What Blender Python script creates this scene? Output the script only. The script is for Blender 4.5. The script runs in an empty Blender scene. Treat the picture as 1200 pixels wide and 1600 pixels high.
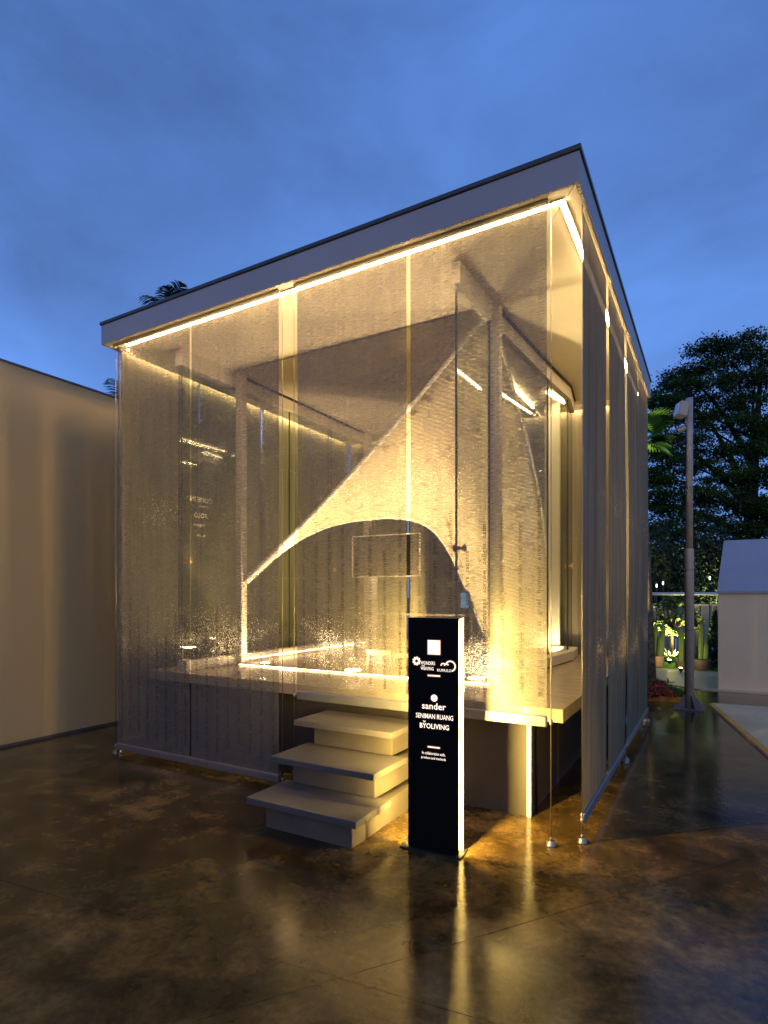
import bpy, bmesh, math, random
import numpy as np
from mathutils import Vector, Matrix

SC = bpy.context.scene
COL = SC.collection
R = math.radians

# ------------------------------------------------------------------ camera
TH = math.atan2(518, 906)
cd = bpy.data.cameras.new("Camera"); cam = bpy.data.objects.new("Camera", cd); COL.objects.link(cam)
cam.location = (0.747, -3.739, 1.6); cam.rotation_euler = (R(90), 0, TH)
cd.sensor_fit = 'HORIZONTAL'; cd.sensor_width = 36; cd.lens = 906 / 1200 * 36
cd.shift_y = 130 / 1200; cd.clip_start = .05; cd.clip_end = 2000
SC.camera = cam

# ------------------------------------------------------------------ world: overcast dusk
SUN_EL, SUN_AZ = 14.0, -150.0          # added soft warm fill from behind the camera, standing in for city glow
w = bpy.data.worlds.new("World"); SC.world = w; w.use_nodes = True
wn, wl = w.node_tree.nodes, w.node_tree.links
wn.clear()
wo = wn.new('ShaderNodeOutputWorld'); bg = wn.new('ShaderNodeBackground')
sky = wn.new('ShaderNodeTexSky'); sky.sky_type = 'NISHITA'; sky.sun_disc = False
sky.sun_elevation = R(2); sky.sun_rotation = R(SUN_AZ); sky.dust_density = 1.0; sky.ozone_density = 4.0
tc = wn.new('ShaderNodeTexCoord')
mp = wn.new('ShaderNodeMapping'); mp.inputs['Scale'].default_value = (1, 1, 1.9)
nz = wn.new('ShaderNodeTexNoise'); nz.inputs['Scale'].default_value = 2.1; nz.inputs['Detail'].default_value = 7
nz.inputs['Roughness'].default_value = .55; nz.inputs['Distortion'].default_value = .5
cr = wn.new('ShaderNodeValToRGB')
cr.color_ramp.elements[0].position = .30; cr.color_ramp.elements[0].color = (.055, .115, .295, 1)
cr.color_ramp.elements[1].position = .66; cr.color_ramp.elements[1].color = (.090, .205, .54, 1)
sep = wn.new('ShaderNodeSeparateXYZ')
gr = wn.new('ShaderNodeValToRGB')        # the sky darkens towards the zenith
gr.color_ramp.elements[0].position = 0.0; gr.color_ramp.elements[0].color = (.95, .92, .90, 1)
gr.color_ramp.elements[1].position = .85; gr.color_ramp.elements[1].color = (.45, .48, .52, 1)
mul = wn.new('ShaderNodeMix'); mul.data_type = 'RGBA'; mul.blend_type = 'MULTIPLY'; mul.inputs[0].default_value = 1
sm = wn.new('ShaderNodeMix'); sm.data_type = 'RGBA'; sm.blend_type = 'MULTIPLY'; sm.inputs[0].default_value = 1
sm.inputs[7].default_value = (.06, .07, .08, 1)
mx = wn.new('ShaderNodeMix'); mx.data_type = 'RGBA'; mx.inputs[0].default_value = .12
wl.new(tc.outputs['Generated'], mp.inputs[0]); wl.new(mp.outputs[0], nz.inputs[0]); wl.new(nz.outputs[0], cr.inputs[0])
wl.new(tc.outputs['Generated'], sep.inputs[0]); wl.new(sep.outputs[2], gr.inputs[0])
wl.new(cr.outputs[0], mul.inputs[6]); wl.new(gr.outputs[0], mul.inputs[7])
wl.new(sky.outputs[0], sm.inputs[6])
wl.new(mul.outputs[2], mx.inputs[6]); wl.new(sm.outputs[2], mx.inputs[7])
wl.new(mx.outputs[2], bg.inputs[0]); wl.new(bg.outputs[0], wo.inputs[0])
bg.inputs[1].default_value = 2.45

sd = bpy.data.lights.new("Sun", 'SUN'); sd.energy = .34; sd.angle = R(50); sd.color = (1, .67, .38)
so = bpy.data.objects.new("Sun", sd); COL.objects.link(so)
so.rotation_euler = (R(90 - SUN_EL), 0, R(32)); so.location = (3, -8, 6)

SC.view_settings.view_transform = 'Standard'; SC.view_settings.look = 'None'
SC.view_settings.exposure = 0; SC.view_settings.gamma = 1; SC.view_settings.use_curve_mapping = False
SC.render.engine = 'CYCLES'
cy = SC.cycles
cy.use_denoising = True; cy.max_bounces = 9; cy.diffuse_bounces = 4; cy.glossy_bounces = 4
cy.transmission_bounces = 6; cy.transparent_max_bounces = 24; cy.sample_clamp_indirect = 6
cy.caustics_reflective = False; cy.caustics_refractive = False

# strengths of the place's own lamps
LED_ROOF, LED_ROOM, LED_FLOOR, LED_SIGN = 80, 55, 20, 1600
WARM = (1, .71, .37); AMBER = (1, .68, .17)

rng = random.Random(7); nrg = np.random.default_rng(7)

# ------------------------------------------------------------------ materials
MATS = {}
def mat(name, col=(.5, .5, .5), rough=.5, metal=0, var=0.0, vscale=8, bump=0, bscale=60, spec=.5, stretch=None, coat=0, rvar=.25):
    m = bpy.data.materials.new(name); m.use_nodes = True
    n, l = m.node_tree.nodes, m.node_tree.links
    p = n['Principled BSDF']
    p.inputs['Base Color'].default_value = (*col, 1); p.inputs['Roughness'].default_value = rough
    p.inputs['Metallic'].default_value = metal; p.inputs['Specular IOR Level'].default_value = spec
    p.inputs['Coat Weight'].default_value = coat; p.inputs['Coat Roughness'].default_value = .08
    g = n.new('ShaderNodeNewGeometry'); src = g.outputs['Position']
    if stretch:
        mm = n.new('ShaderNodeMapping'); mm.inputs['Scale'].default_value = stretch
        l.new(src, mm.inputs[0]); src = mm.outputs[0]
    if var:
        t = n.new('ShaderNodeTexNoise'); t.inputs['Scale'].default_value = vscale; t.inputs['Detail'].default_value = 6
        t.inputs['Roughness'].default_value = .6
        l.new(src, t.inputs['Vector'])
        c = n.new('ShaderNodeValToRGB')
        c.color_ramp.elements[0].position = .3; c.color_ramp.elements[1].position = .7
        c.color_ramp.elements[0].color = (*[x * (1 - var) for x in col], 1)
        c.color_ramp.elements[1].color = (*[min(1, x * (1 + var)) for x in col], 1)
        l.new(t.outputs[0], c.inputs[0]); l.new(c.outputs[0], p.inputs['Base Color'])
        mr = n.new('ShaderNodeMapRange'); mr.inputs[3].default_value = max(.02, rough * (1 - rvar)); mr.inputs[4].default_value = min(1, rough * (1 + rvar))
        l.new(t.outputs[0], mr.inputs[0]); l.new(mr.outputs[0], p.inputs['Roughness'])
    if bump:
        t2 = n.new('ShaderNodeTexNoise'); t2.inputs['Scale'].default_value = bscale; t2.inputs['Detail'].default_value = 4
        l.new(src, t2.inputs['Vector'])
        b = n.new('ShaderNodeBump'); b.inputs['Strength'].default_value = bump; b.inputs['Distance'].default_value = .01
        l.new(t2.outputs[0], b.inputs['Height']); l.new(b.outputs[0], p.inputs['Normal'])
    MATS[name] = m
    return m

def emis(name, col, st):
    m = bpy.data.materials.new(name); m.use_nodes = True
    n, l = m.node_tree.nodes, m.node_tree.links
    n.clear(); o = n.new('ShaderNodeOutputMaterial'); e = n.new('ShaderNodeEmission')
    e.inputs[0].default_value = (*col, 1); e.inputs[1].default_value = st
    l.new(e.outputs[0], o.inputs[0]); MATS[name] = m
    return m

mat('fascia', (.43, .39, .37), .45, var=.05, vscale=2, bump=.05, bscale=25)
mat('cap', (.10, .095, .085), .4, metal=.6, var=.15, vscale=5)
mat('soffit', (.80, .72, .58), .6, var=.04, vscale=2.5, bump=.05, bscale=30)
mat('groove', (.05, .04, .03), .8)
mat('steel', (.72, .66, .56), .45, var=.05)
mat('white', (.82, .79, .72), .5, var=.03, vscale=4, bump=.04, bscale=40)
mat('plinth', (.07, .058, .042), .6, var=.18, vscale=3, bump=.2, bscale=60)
mat('stone', (.115, .106, .098), .36, var=.10, vscale=2.2, rvar=.08)
mat('riser', (.13, .11, .082), .6, var=.16, vscale=4, bump=.15, bscale=90)
mat('deck', (.50, .41, .30), .22, var=.16, vscale=3, bump=.10, bscale=30, stretch=(1, 9, 1), coat=.35)
mat('roomfloor', (.42, .33, .22), .25, var=.15, vscale=3, bump=.06, bscale=60)
mat('alu', (.30, .29, .29), .38, metal=.7, var=.08, vscale=12)
mat('wire', (.30, .28, .25), .35, metal=.9)
mat('darkedge', (.02, .035, .03), .2)
mat('bronze', (.55, .33, .18), .3, metal=.9)
mat('black', (.004, .004, .004), .55, var=.3, vscale=4, stretch=(30, 1, 1.5), spec=.12)
mat('blackmetal', (.012, .012, .012), .45)
mat('signback', (.75, .70, .62), .5)
mat('ink', (.03, .025, .018), .8)
mat('tv', (.012, .011, .010), .12)
mat('wall', (.66, .475, .205), .55, var=.03, vscale=.7, bump=.05, bscale=14, stretch=(1, 1, .3))
mat('wallcap', (.14, .12, .10), .5)
mat('galv', (.48, .40, .30), .42, metal=.2, var=.14, vscale=9)
mat('galvdark', (.16, .14, .12), .45, metal=.2, var=.2)
mat('lampbody', (.60, .48, .34), .5, var=.1)
mat('kiosk', (.95, .73, .41), .65, var=.04, vscale=1.2)
mat('kioskroof', (.42, .40, .42), .6, var=.07, vscale=1.4)
mat('slab', (.86, .55, .26), .5, spec=.2, var=.2, vscale=1.6, bump=.15, bscale=40)
mat('apron', (.66, .50, .30), .3, var=.25, vscale=1.2, bump=.15, bscale=30)
mat('yellowpaint', (.90, .37, .01), .45, var=.25, vscale=6, bump=.2, bscale=50)
mat('leafdark', (.042, .085, .018), .55, var=.45, vscale=1.3, spec=.12)
mat('leaffar', (.030, .048, .026), .6, var=.4, vscale=1.5, spec=.12)
mat('leafpalm', (.07, .17, .03), .45, var=.4, vscale=4, spec=.12)
mat('leafplum', (.16, .24, .05), .45, var=.35, vscale=5, spec=.12)
mat('leafred', (.50, .05, .03), .5, var=.5, vscale=16, spec=.12)
mat('leafagave', (.32, .36, .16), .45, var=.2, vscale=7)
mat('conifer', (.022, .045, .02), .6, var=.4, vscale=8, spec=.12)
mat('cactus', (.13, .19, .045), .55, var=.25, vscale=9, bump=.2, bscale=60)
mat('bark', (.15, .105, .06), .85, var=.8, vscale=11, bump=.5, bscale=30)
mat('barkdark', (.055, .042, .03), .85, var=.3, vscale=6, bump=.4, bscale=12)
mat('grass', (.07, .16, .02), .6, var=.4, vscale=12, spec=.12)
mat('soil', (.05, .035, .02), .9, var=.4, vscale=10)
mat('terracotta', (.46, .28, .15), .7, var=.12)
mat('darkpot', (.11, .08, .055), .6, var=.2)
mat('fence', (.30, .29, .24), .6, var=.08, vscale=2)
mat('orange', (.65, .12, .02), .5)
mat('seat', (.22, .17, .10), .6, var=.1)
emis('led_roof', WARM, LED_ROOF)
emis('led_room', WARM, LED_ROOM)
emis('led_floor', WARM, LED_FLOOR)
emis('led_sign', AMBER, LED_SIGN)
emis('sign_white', (1, .86, .74), 1.7)
emis('sign_bloom', (1, .30, .04), .34)  # lens bloom around the lit marks, built as dim orange outlines
emis('uplight', (1, .86, .45), 40)
emis('floor_uplight', WARM, 1250)
emis('screen', (.35, .6, 1), .9)
emis('farlamp', (.75, 1, .85), 4)

def glass_mat():
    m = bpy.data.materials.new('glass'); m.use_nodes = True
    n, l = m.node_tree.nodes, m.node_tree.links; n.clear()
    o = n.new('ShaderNodeOutputMaterial'); t = n.new('ShaderNodeBsdfTransparent'); g = n.new('ShaderNodeBsdfGlossy')
    t.inputs[0].default_value = (.945, .972, .935, 1); g.inputs['Roughness'].default_value = .015
    geo = n.new('ShaderNodeNewGeometry')
    dp = n.new('ShaderNodeVectorMath'); dp.operation = 'DOT_PRODUCT'
    l.new(geo.outputs['Incoming'], dp.inputs[0]); l.new(geo.outputs['Normal'], dp.inputs[1])
    def mth(op, a, b=None):
        q = n.new('ShaderNodeMath'); q.operation = op
        for i, v in enumerate((a, b)):
            if v is None: continue
            if isinstance(v, (int, float)): q.inputs[i].default_value = v
            else: l.new(v, q.inputs[i])
        return q
    # Schlick reflectance of one face, the same from either side of the thin pane
    fr = mth('ADD', mth('MULTIPLY', mth('POWER', mth('SUBTRACT', 1.0, mth('ABSOLUTE', dp.outputs['Value']).outputs[0]).outputs[0], 5.0).outputs[0], .96).outputs[0], .04)
    x = n.new('ShaderNodeMixShader')
    l.new(fr.outputs[0], x.inputs[0]); l.new(t.outputs[0], x.inputs[1]); l.new(g.outputs[0], x.inputs[2]); l.new(x.outputs[0], o.inputs[0])
    MATS['glass'] = m
glass_mat()

def mesh_fabric(name, openness, col, trans, stain):
    """Woven screen cloth: yarns (diffuse + translucent) and the holes between them, soaked by rain."""
    m = bpy.data.materials.new(name); m.use_nodes = True
    n, l = m.node_tree.nodes, m.node_tree.links; n.clear()
    o = n.new('ShaderNodeOutputMaterial')
    geo = n.new('ShaderNodeNewGeometry')
    def noise(scale, detail, mapping=(1, 1, 1), rough=.5, dist=0):
        mm = n.new('ShaderNodeMapping'); mm.inputs['Scale'].default_value = mapping
        l.new(geo.outputs['Position'], mm.inputs[0])
        t = n.new('ShaderNodeTexNoise'); t.inputs['Scale'].default_value = scale; t.inputs['Detail'].default_value = detail
        t.inputs['Roughness'].default_value = rough; t.inputs['Distortion'].default_value = dist
        l.new(mm.outputs[0], t.inputs['Vector']); return t.outputs[0]
    def rng_(src, a, b, c, d):
        r = n.new('ShaderNodeMapRange'); r.clamp = True
        for i, v in enumerate((a, b, c, d)): r.inputs[i + 1].default_value = v
        l.new(src, r.inputs[0]); return r.outputs[0]
    def math_(op, a, b):
        q = n.new('ShaderNodeMath'); q.operation = op
        for i, v in enumerate((a, b)):
            if isinstance(v, (int, float)): q.inputs[i].default_value = v
            else: l.new(v, q.inputs[i])
        return q.outputs[0]
    weave = noise(1, 4, (15, 15, 200), .68)                         # yarns run across
    cloud = noise(1.6, 3, (1, 1, .7))
    drip = noise(1, 2, (30, 30, 1.6))                              # run-down streaks
    op = math_('ADD', rng_(weave, .3, .7, openness * .52, openness * 1.48), rng_(cloud, .3, .7, -openness * .15, openness * .15))
    op = math_('ADD', op, rng_(drip, .4, .7, -openness * .06, openness * .06))
    # water held in the mesh: where and how densely
    sp = n.new('ShaderNodeSeparateXYZ'); l.new(geo.outputs['Position'], sp.inputs[0])
    band1 = math_('MULTIPLY', rng_(sp.outputs[2], .80, 1.05, 0, 1), rng_(sp.outputs[2], 1.15, 1.75, 1, 0))
    band2 = math_('MULTIPLY', rng_(sp.outputs[2], 2.1, 2.3, 0, 1), rng_(sp.outputs[2], 2.45, 2.75, 1, 0))
    band3 = rng_(sp.outputs[2], 3.6, 4.1, 0, .5)
    reg = rng_(noise(1.1, 4, (1, 1, 1.6), .6), .38, .58, .15, 1)
    zone = math_('MULTIPLY', math_('MAXIMUM', math_('MAXIMUM', band1, math_('MULTIPLY', band2, .55)), band3), reg)
    drops_n = noise(95, 2, (1, 1, 1.15), .6, .6)
    thr = math_('SUBTRACT', .78, math_('MULTIPLY', zone, .265))
    wet = math_('MULTIPLY', math_('GREATER_THAN', drops_n, thr), .85)
    d = n.new('ShaderNodeBsdfDiffuse')
    stc = n.new('ShaderNodeValToRGB'); stc.color_ramp.elements[0].position = .32; stc.color_ramp.elements[1].position = .68
    stc.color_ramp.elements[0].color = (*[q * (1 - stain) for q in col], 1); stc.color_ramp.elements[1].color = (*[q * (1 + stain * .7) for q in col], 1)
    l.new(noise(1, 4, (16, 16, .5), .65), stc.inputs[0]); l.new(stc.outputs[0], d.inputs[0])   # rain stains run down the cloth
    tr = n.new('ShaderNodeBsdfTranslucent'); tr.inputs[0].default_value = (*trans, 1)
    gl = n.new('ShaderNodeBsdfGlossy'); gl.inputs['Roughness'].default_value = .35; gl.inputs[0].default_value = (.5, .5, .5, 1)
    yarn = n.new('ShaderNodeMixShader'); yarn.inputs[0].default_value = .5
    l.new(d.outputs[0], yarn.inputs[1]); l.new(tr.outputs[0], yarn.inputs[2])
    yarn2 = n.new('ShaderNodeMixShader'); yarn2.inputs[0].default_value = .05
    l.new(yarn.outputs[0], yarn2.inputs[1]); l.new(gl.outputs[0], yarn2.inputs[2])
    hole = n.new('ShaderNodeBsdfTransparent'); hole.inputs[0].default_value = (1, .98, .94, 1)
    cloth = n.new('ShaderNodeMixShader'); l.new(op, cloth.inputs[0]); l.new(yarn2.outputs[0], cloth.inputs[1]); l.new(hole.outputs[0], cloth.inputs[2])
    bump = n.new('ShaderNodeBump'); bump.inputs['Strength'].default_value = 1; bump.inputs['Distance'].default_value = .02
    l.new(drops_n, bump.inputs['Height'])
    rf = n.new('ShaderNodeBsdfRefraction'); rf.inputs['IOR'].default_value = 1.33; rf.inputs['Roughness'].default_value = .4
    l.new(bump.outputs[0], rf.inputs['Normal'])
    tr2 = n.new('ShaderNodeBsdfTranslucent'); tr2.inputs[0].default_value = (.55, .50, .40, 1)
    wm = n.new('ShaderNodeMixShader'); wm.inputs[0].default_value = .5
    l.new(rf.outputs[0], wm.inputs[1]); l.new(tr2.outputs[0], wm.inputs[2])
    fin = n.new('ShaderNodeMixShader'); l.new(wet, fin.inputs[0]); l.new(cloth.outputs[0], fin.inputs[1]); l.new(wm.outputs[0], fin.inputs[2])
    l.new(fin.outputs[0], o.inputs[0])
    MATS[name] = m
mesh_fabric('mesh_front', .37, (.35, .322, .285), (.050, .040, .025), .12)
mesh_fabric('mesh_side', .0015, (.36, .325, .205), (.045, .036, .018), .34)

def ground_mat():
    m = bpy.data.materials.new('wet_concrete'); m.use_nodes = True
    n, l = m.node_tree.nodes, m.node_tree.links; p = n['Principled BSDF']
    geo = n.new('ShaderNodeNewGeometry')
    def noise(scale, detail, rough=.6, dist=0, mp=(1, 1, 1)):
        mm = n.new('ShaderNodeMapping'); mm.inputs['Scale'].default_value = mp; l.new(geo.outputs['Position'], mm.inputs[0])
        t = n.new('ShaderNodeTexNoise'); t.inputs['Scale'].default_value = scale; t.inputs['Detail'].default_value = detail
        t.inputs['Roughness'].default_value = rough; t.inputs['Distortion'].default_value = dist
        l.new(mm.outputs[0], t.inputs['Vector']); return t.outputs[0]
    def ramp(src, stops):
        c = n.new('ShaderNodeValToRGB'); e = c.color_ramp.elements
        while len(e) < len(stops): e.new(.5)
        for k, (pos, col) in enumerate(stops): e[k].position = pos; e[k].color = (*col, 1)
        l.new(src, c.inputs[0]); return c.outputs[0]
    def mixc(a, b, fac, mode='MIX'):
        x = n.new('ShaderNodeMix'); x.data_type = 'RGBA'; x.blend_type = mode
        if isinstance(fac, (int, float)): x.inputs[0].default_value = fac
        else: l.new(fac, x.inputs[0])
        l.new(a, x.inputs[6]); l.new(b, x.inputs[7]); return x.outputs[2]
    big = noise(.75, 7, .62, .6); mid = noise(3.2, 9, .66, .4); fine = noise(26, 6, .65); pit = noise(48, 2, .5)
    base = ramp(big, [(.30, (.034, .0195, .0075)), (.50, (.098, .060, .018)), (.68, (.175, .115, .040))])
    m2 = ramp(mid, [(.33, (.30, .28, .26)), (.52, (1, 1, 1)), (.70, (2.3, 2.2, 2.0))])
    m3 = ramp(fine, [(.30, (.62, .62, .62)), (.62, (1.15, 1.15, 1.15))])
    m4 = ramp(pit, [(.24, (.15, .15, .15)), (.30, (1, 1, 1))])
    c = mixc(base, m2, 1, 'MULTIPLY'); c = mixc(c, m3, 1, 'MULTIPLY'); c = mixc(c, m4, 1, 'MULTIPLY')
    l.new(c, p.inputs['Base Color'])
    wet = noise(.9, 6, .6, .8, (1, 1, 1))
    r = ramp(wet, [(.43, (.02, .02, .02)), (.50, (.055, .055, .055)), (.56, (.12, .12, .12)), (.72, (.22, .22, .22))])
    r2 = mixc(r, ramp(fine, [(.3, (.75, .75, .75)), (.7, (1.35, 1.35, 1.35))]), 1, 'MULTIPLY')
    l.new(r2, p.inputs['Roughness']); p.inputs['Specular IOR Level'].default_value = .5
    b = n.new('ShaderNodeBump'); b.inputs['Strength'].default_value = .07; b.inputs['Distance'].default_value = .012
    l.new(fine, b.inputs['Height'])
    b2 = n.new('ShaderNodeBump'); b2.inputs['Strength'].default_value = .035; b2.inputs['Distance'].default_value = .05
    l.new(mid, b2.inputs['Height']); l.new(b.outputs[0], b2.inputs['Normal']); l.new(b2.outputs[0], p.inputs['Normal'])
    MATS['ground'] = m
ground_mat()

def woven_mat():
    m = bpy.data.materials.new('woven'); m.use_nodes = True
    n, l = m.node_tree.nodes, m.node_tree.links; p = n['Principled BSDF']
    geo = n.new('ShaderNodeNewGeometry')
    mm = n.new('ShaderNodeMapping'); mm.inputs['Rotation'].default_value = (0, R(42), R(20)); l.new(geo.outputs['Position'], mm.inputs[0])
    wv = n.new('ShaderNodeTexWave'); wv.inputs['Scale'].default_value = 7.5; wv.inputs['Distortion'].default_value = 2.2; wv.inputs['Detail'].default_value = 2
    l.new(mm.outputs[0], wv.inputs[0])
    sp = n.new('ShaderNodeTexNoise'); sp.inputs['Scale'].default_value = 5.5; sp.inputs['Detail'].default_value = 2; sp.inputs['Distortion'].default_value = 1.0
    m2 = n.new('ShaderNodeMapping'); m2.inputs['Scale'].default_value = (1, 1.2, 2.4); m2.inputs['Rotation'].default_value = (0, R(-30), 0)
    l.new(geo.outputs['Position'], m2.inputs[0]); l.new(m2.outputs[0], sp.inputs['Vector'])
    c = n.new('ShaderNodeValToRGB'); e = c.color_ramp.elements
    e[0].position = .60; e[0].color = (.80, .70, .50, 1); e[1].position = .68; e[1].color = (.36, .27, .14, 1)
    l.new(sp.outputs[0], c.inputs[0])
    c2 = n.new('ShaderNodeValToRGB'); c2.color_ramp.elements[0].color = (.66, .62, .55, 1); c2.color_ramp.elements[1].color = (1, 1, 1, 1)
    l.new(wv.outputs[0], c2.inputs[0])
    x = n.new('ShaderNodeMix'); x.data_type = 'RGBA'; x.blend_type = 'MULTIPLY'; x.inputs[0].default_value = 1
    l.new(c.outputs[0], x.inputs[6]); l.new(c2.outputs[0], x.inputs[7]); l.new(x.outputs[2], p.inputs['Base Color'])
    b = n.new('ShaderNodeBump'); b.inputs['Strength'].default_value = .35; b.inputs['Distance'].default_value = .01
    l.new(wv.outputs[0], b.inputs['Height']); l.new(b.outputs[0], p.inputs['Normal'])
    p.inputs['Roughness'].default_value = .75
    MATS['woven'] = m
woven_mat()

# ------------------------------------------------------------------ builders
def wloc(o):
    v = Vector((0, 0, 0))
    while o is not None:
        v += o.location; o = o.parent
    return v

def tag(o, label, cat, group=None):
    o['label'] = label; o['category'] = cat
    if group: o['group'] = group
    return o

def thing(name, label, cat, loc=(0, 0, 0), group=None):
    o = bpy.data.objects.new(name, None); o.empty_display_size = .1; COL.objects.link(o); o.location = loc
    return tag(o, label, cat, group)

def link(name, me, m, parent=None, smooth=False):
    if m: me.materials.append(MATS[m])
    if smooth: me.polygons.foreach_set('use_smooth', [True] * len(me.polygons))
    o = bpy.data.objects.new(name, me); COL.objects.link(o)
    if parent is not None: o.parent = parent
    return o

def raw(name, V, F, m, parent=None, smooth=False):
    """A mesh object from world-space vertices."""
    off = wloc(parent)
    me = bpy.data.meshes.new(name)
    me.from_pydata([(v[0] - off.x, v[1] - off.y, v[2] - off.z) for v in V], [], F); me.update()
    return link(name, me, m, parent, smooth)

def from_bm(name, bm, m, parent=None, smooth=False):
    off = wloc(parent)
    bmesh.ops.translate(bm, verts=bm.verts, vec=-off)
    me = bpy.data.meshes.new(name); bm.to_mesh(me); bm.free()
    return link(name, me, m, parent, smooth)

def bm_box(bm, x0, x1, y0, y1, z0, z1, M=None):
    r = bmesh.ops.create_cube(bm, size=1)
    T = Matrix.Translation(((x0 + x1) / 2, (y0 + y1) / 2, (z0 + z1) / 2)) @ Matrix.Diagonal((x1 - x0, y1 - y0, z1 - z0, 1))
    bmesh.ops.transform(bm, matrix=(M @ T) if M else T, verts=r['verts'])
    return r['verts']

def box(name, x0, x1, y0, y1, z0, z1, m, parent=None, bev=.003, M=None):
    bm = bmesh.new(); bm_box(bm, x0, x1, y0, y1, z0, z1, M)
    if bev: bmesh.ops.bevel(bm, geom=bm.edges[:], offset=bev, segments=2, affect='EDGES', profile=.5)
    return from_bm(name, bm, m, parent)

def tube_vf(path, radii, n=8, cap=True):
    V, F = [], []
    path = [Vector(p) for p in path]
    if not hasattr(radii, '__len__'): radii = [radii] * len(path)
    up = Vector((0, 0, 1))
    for i, p in enumerate(path):
        d = (path[min(i + 1, len(path) - 1)] - path[max(i - 1, 0)]).normalized()
        a = d.cross(up if abs(d.z) < .95 else Vector((1, 0, 0))).normalized(); b = d.cross(a)
        for k in range(n):
            t = 2 * math.pi * k / n
            V.append(p + (a * math.cos(t) + b * math.sin(t)) * radii[i])
    for i in range(len(path) - 1):
        for k in range(n):
            F.append((i * n + k, i * n + (k + 1) % n, (i + 1) * n + (k + 1) % n, (i + 1) * n + k))
    if cap:
        F.append(tuple(range(n - 1, -1, -1))); F.append(tuple(range((len(path) - 1) * n, len(path) * n)))
    return V, F

def tube(name, path, radii, m, parent=None, n=8, smooth=True):
    V, F = tube_vf(path, radii, n)
    return raw(name, V, F, m, parent, smooth)

def prism(name, poly, z0, z1, m, parent=None, bev=0):
    bm = bmesh.new()
    f = bm.faces.new([bm.verts.new((x, y, z0)) for x, y in poly])
    r = bmesh.ops.extrude_face_region(bm, geom=[f])
    bmesh.ops.translate(bm, verts=[v for v in r['geom'] if isinstance(v, bmesh.types.BMVert)], vec=(0, 0, z1 - z0))
    bmesh.ops.recalc_face_normals(bm, faces=bm.faces[:])
    if bev: bmesh.ops.bevel(bm, geom=bm.edges[:], offset=bev, segments=2, affect='EDGES', profile=.5)
    return from_bm(name, bm, m, parent)

def text_vf(s, size, align='LEFT', offset=0, extrude=0, spacing=1.0):
    cu = bpy.data.curves.new('lettering', 'FONT'); cu.body = s; cu.size = size; cu.align_x = align
    cu.resolution_u = 2; cu.offset = offset; cu.extrude = extrude; cu.space_character = spacing
    ob = bpy.data.objects.new('tmp', cu); COL.objects.link(ob)
    dg = bpy.context.evaluated_depsgraph_get(); me = ob.evaluated_get(dg).to_mesh()
    V = [v.co.copy() for v in me.vertices]; F = [tuple(p.vertices) for p in me.polygons]
    ob.evaluated_get(dg).to_mesh_clear(); bpy.data.objects.remove(ob); bpy.data.curves.remove(cu)
    return V, F

def lettering(s, size, M, m, parent, align='CENTER', offset=0, spacing=1.0, name='lettering', extrude=0):
    V, F = text_vf(s, size, align, offset, extrude, spacing)
    o_ = raw(name, [M @ v for v in V], F, m, parent); o_['kind'] = 'stuff'; return o_

def cards(name, C, N_up, size, m, parent=None, aspect=2.2, jitter=1.0, flat=0.0):
    """Leaf-shaped rhombs at points C (n,3); flat 0..1 pulls the blades towards horizontal."""
    n = len(C)
    d = nrg.normal(size=(n, 3)); d[:, 2] *= (1 - flat); d /= np.linalg.norm(d, axis=1)[:, None] + 1e-9
    q = nrg.normal(size=(n, 3)); q[:, 2] *= (1 - flat)
    q -= d * np.sum(q * d, axis=1)[:, None]; q /= np.linalg.norm(q, axis=1)[:, None] + 1e-9
    s = (size * (.6 + .8 * nrg.random(n)))[:, None] if np.isscalar(size) else size[:, None]
    nrm = np.cross(d, q)
    V = np.empty((n, 4, 3))
    V[:, 0] = C - d * s * .5; V[:, 1] = C + q * s * .5 / aspect + nrm * s * .08
    V[:, 2] = C + d * s * .5; V[:, 3] = C - q * s * .5 / aspect + nrm * s * .08
    V = V.reshape(-1, 3)
    off = wloc(parent); V = V - np.array(off)
    me = bpy.data.meshes.new(name)
    me.vertices.add(n * 4); me.vertices.foreach_set('co', V.ravel())
    me.loops.add(n * 4); me.loops.foreach_set('vertex_index', np.arange(n * 4))
    me.polygons.add(n); me.polygons.foreach_set('loop_start', np.arange(0, n * 4, 4))
    me.update(calc_edges=True); me.validate()
    return link(name, me, m, parent)

def struct(o):
    o['kind'] = 'structure'; return o

CAM = np.array(cam.location); sT, cT = math.sin(TH), math.cos(TH)
def at(x, y, D):
    """World point that the photograph shows at (x, y), D metres in front of the lens."""
    r = (x - 600) / 906 * D; z = -(y - 930) / 906 * D
    return Vector((CAM[0] + cT * r - sT * D, CAM[1] + sT * r + cT * D, CAM[2] + z))

# ================================================================== SETTING
# ground sheet under everything, then the concrete yard in four big pours with open joints
struct(raw('ground', [(-300, -300, -.03), (300, -300, -.03), (300, 300, -.03), (-300, 300, -.03)], [(0, 1, 2, 3)], 'soil'))
yard = thing('yard_paving', '', '', (0, 0, 0)); del yard['label']; del yard['category']; yard['kind'] = 'structure'
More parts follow.
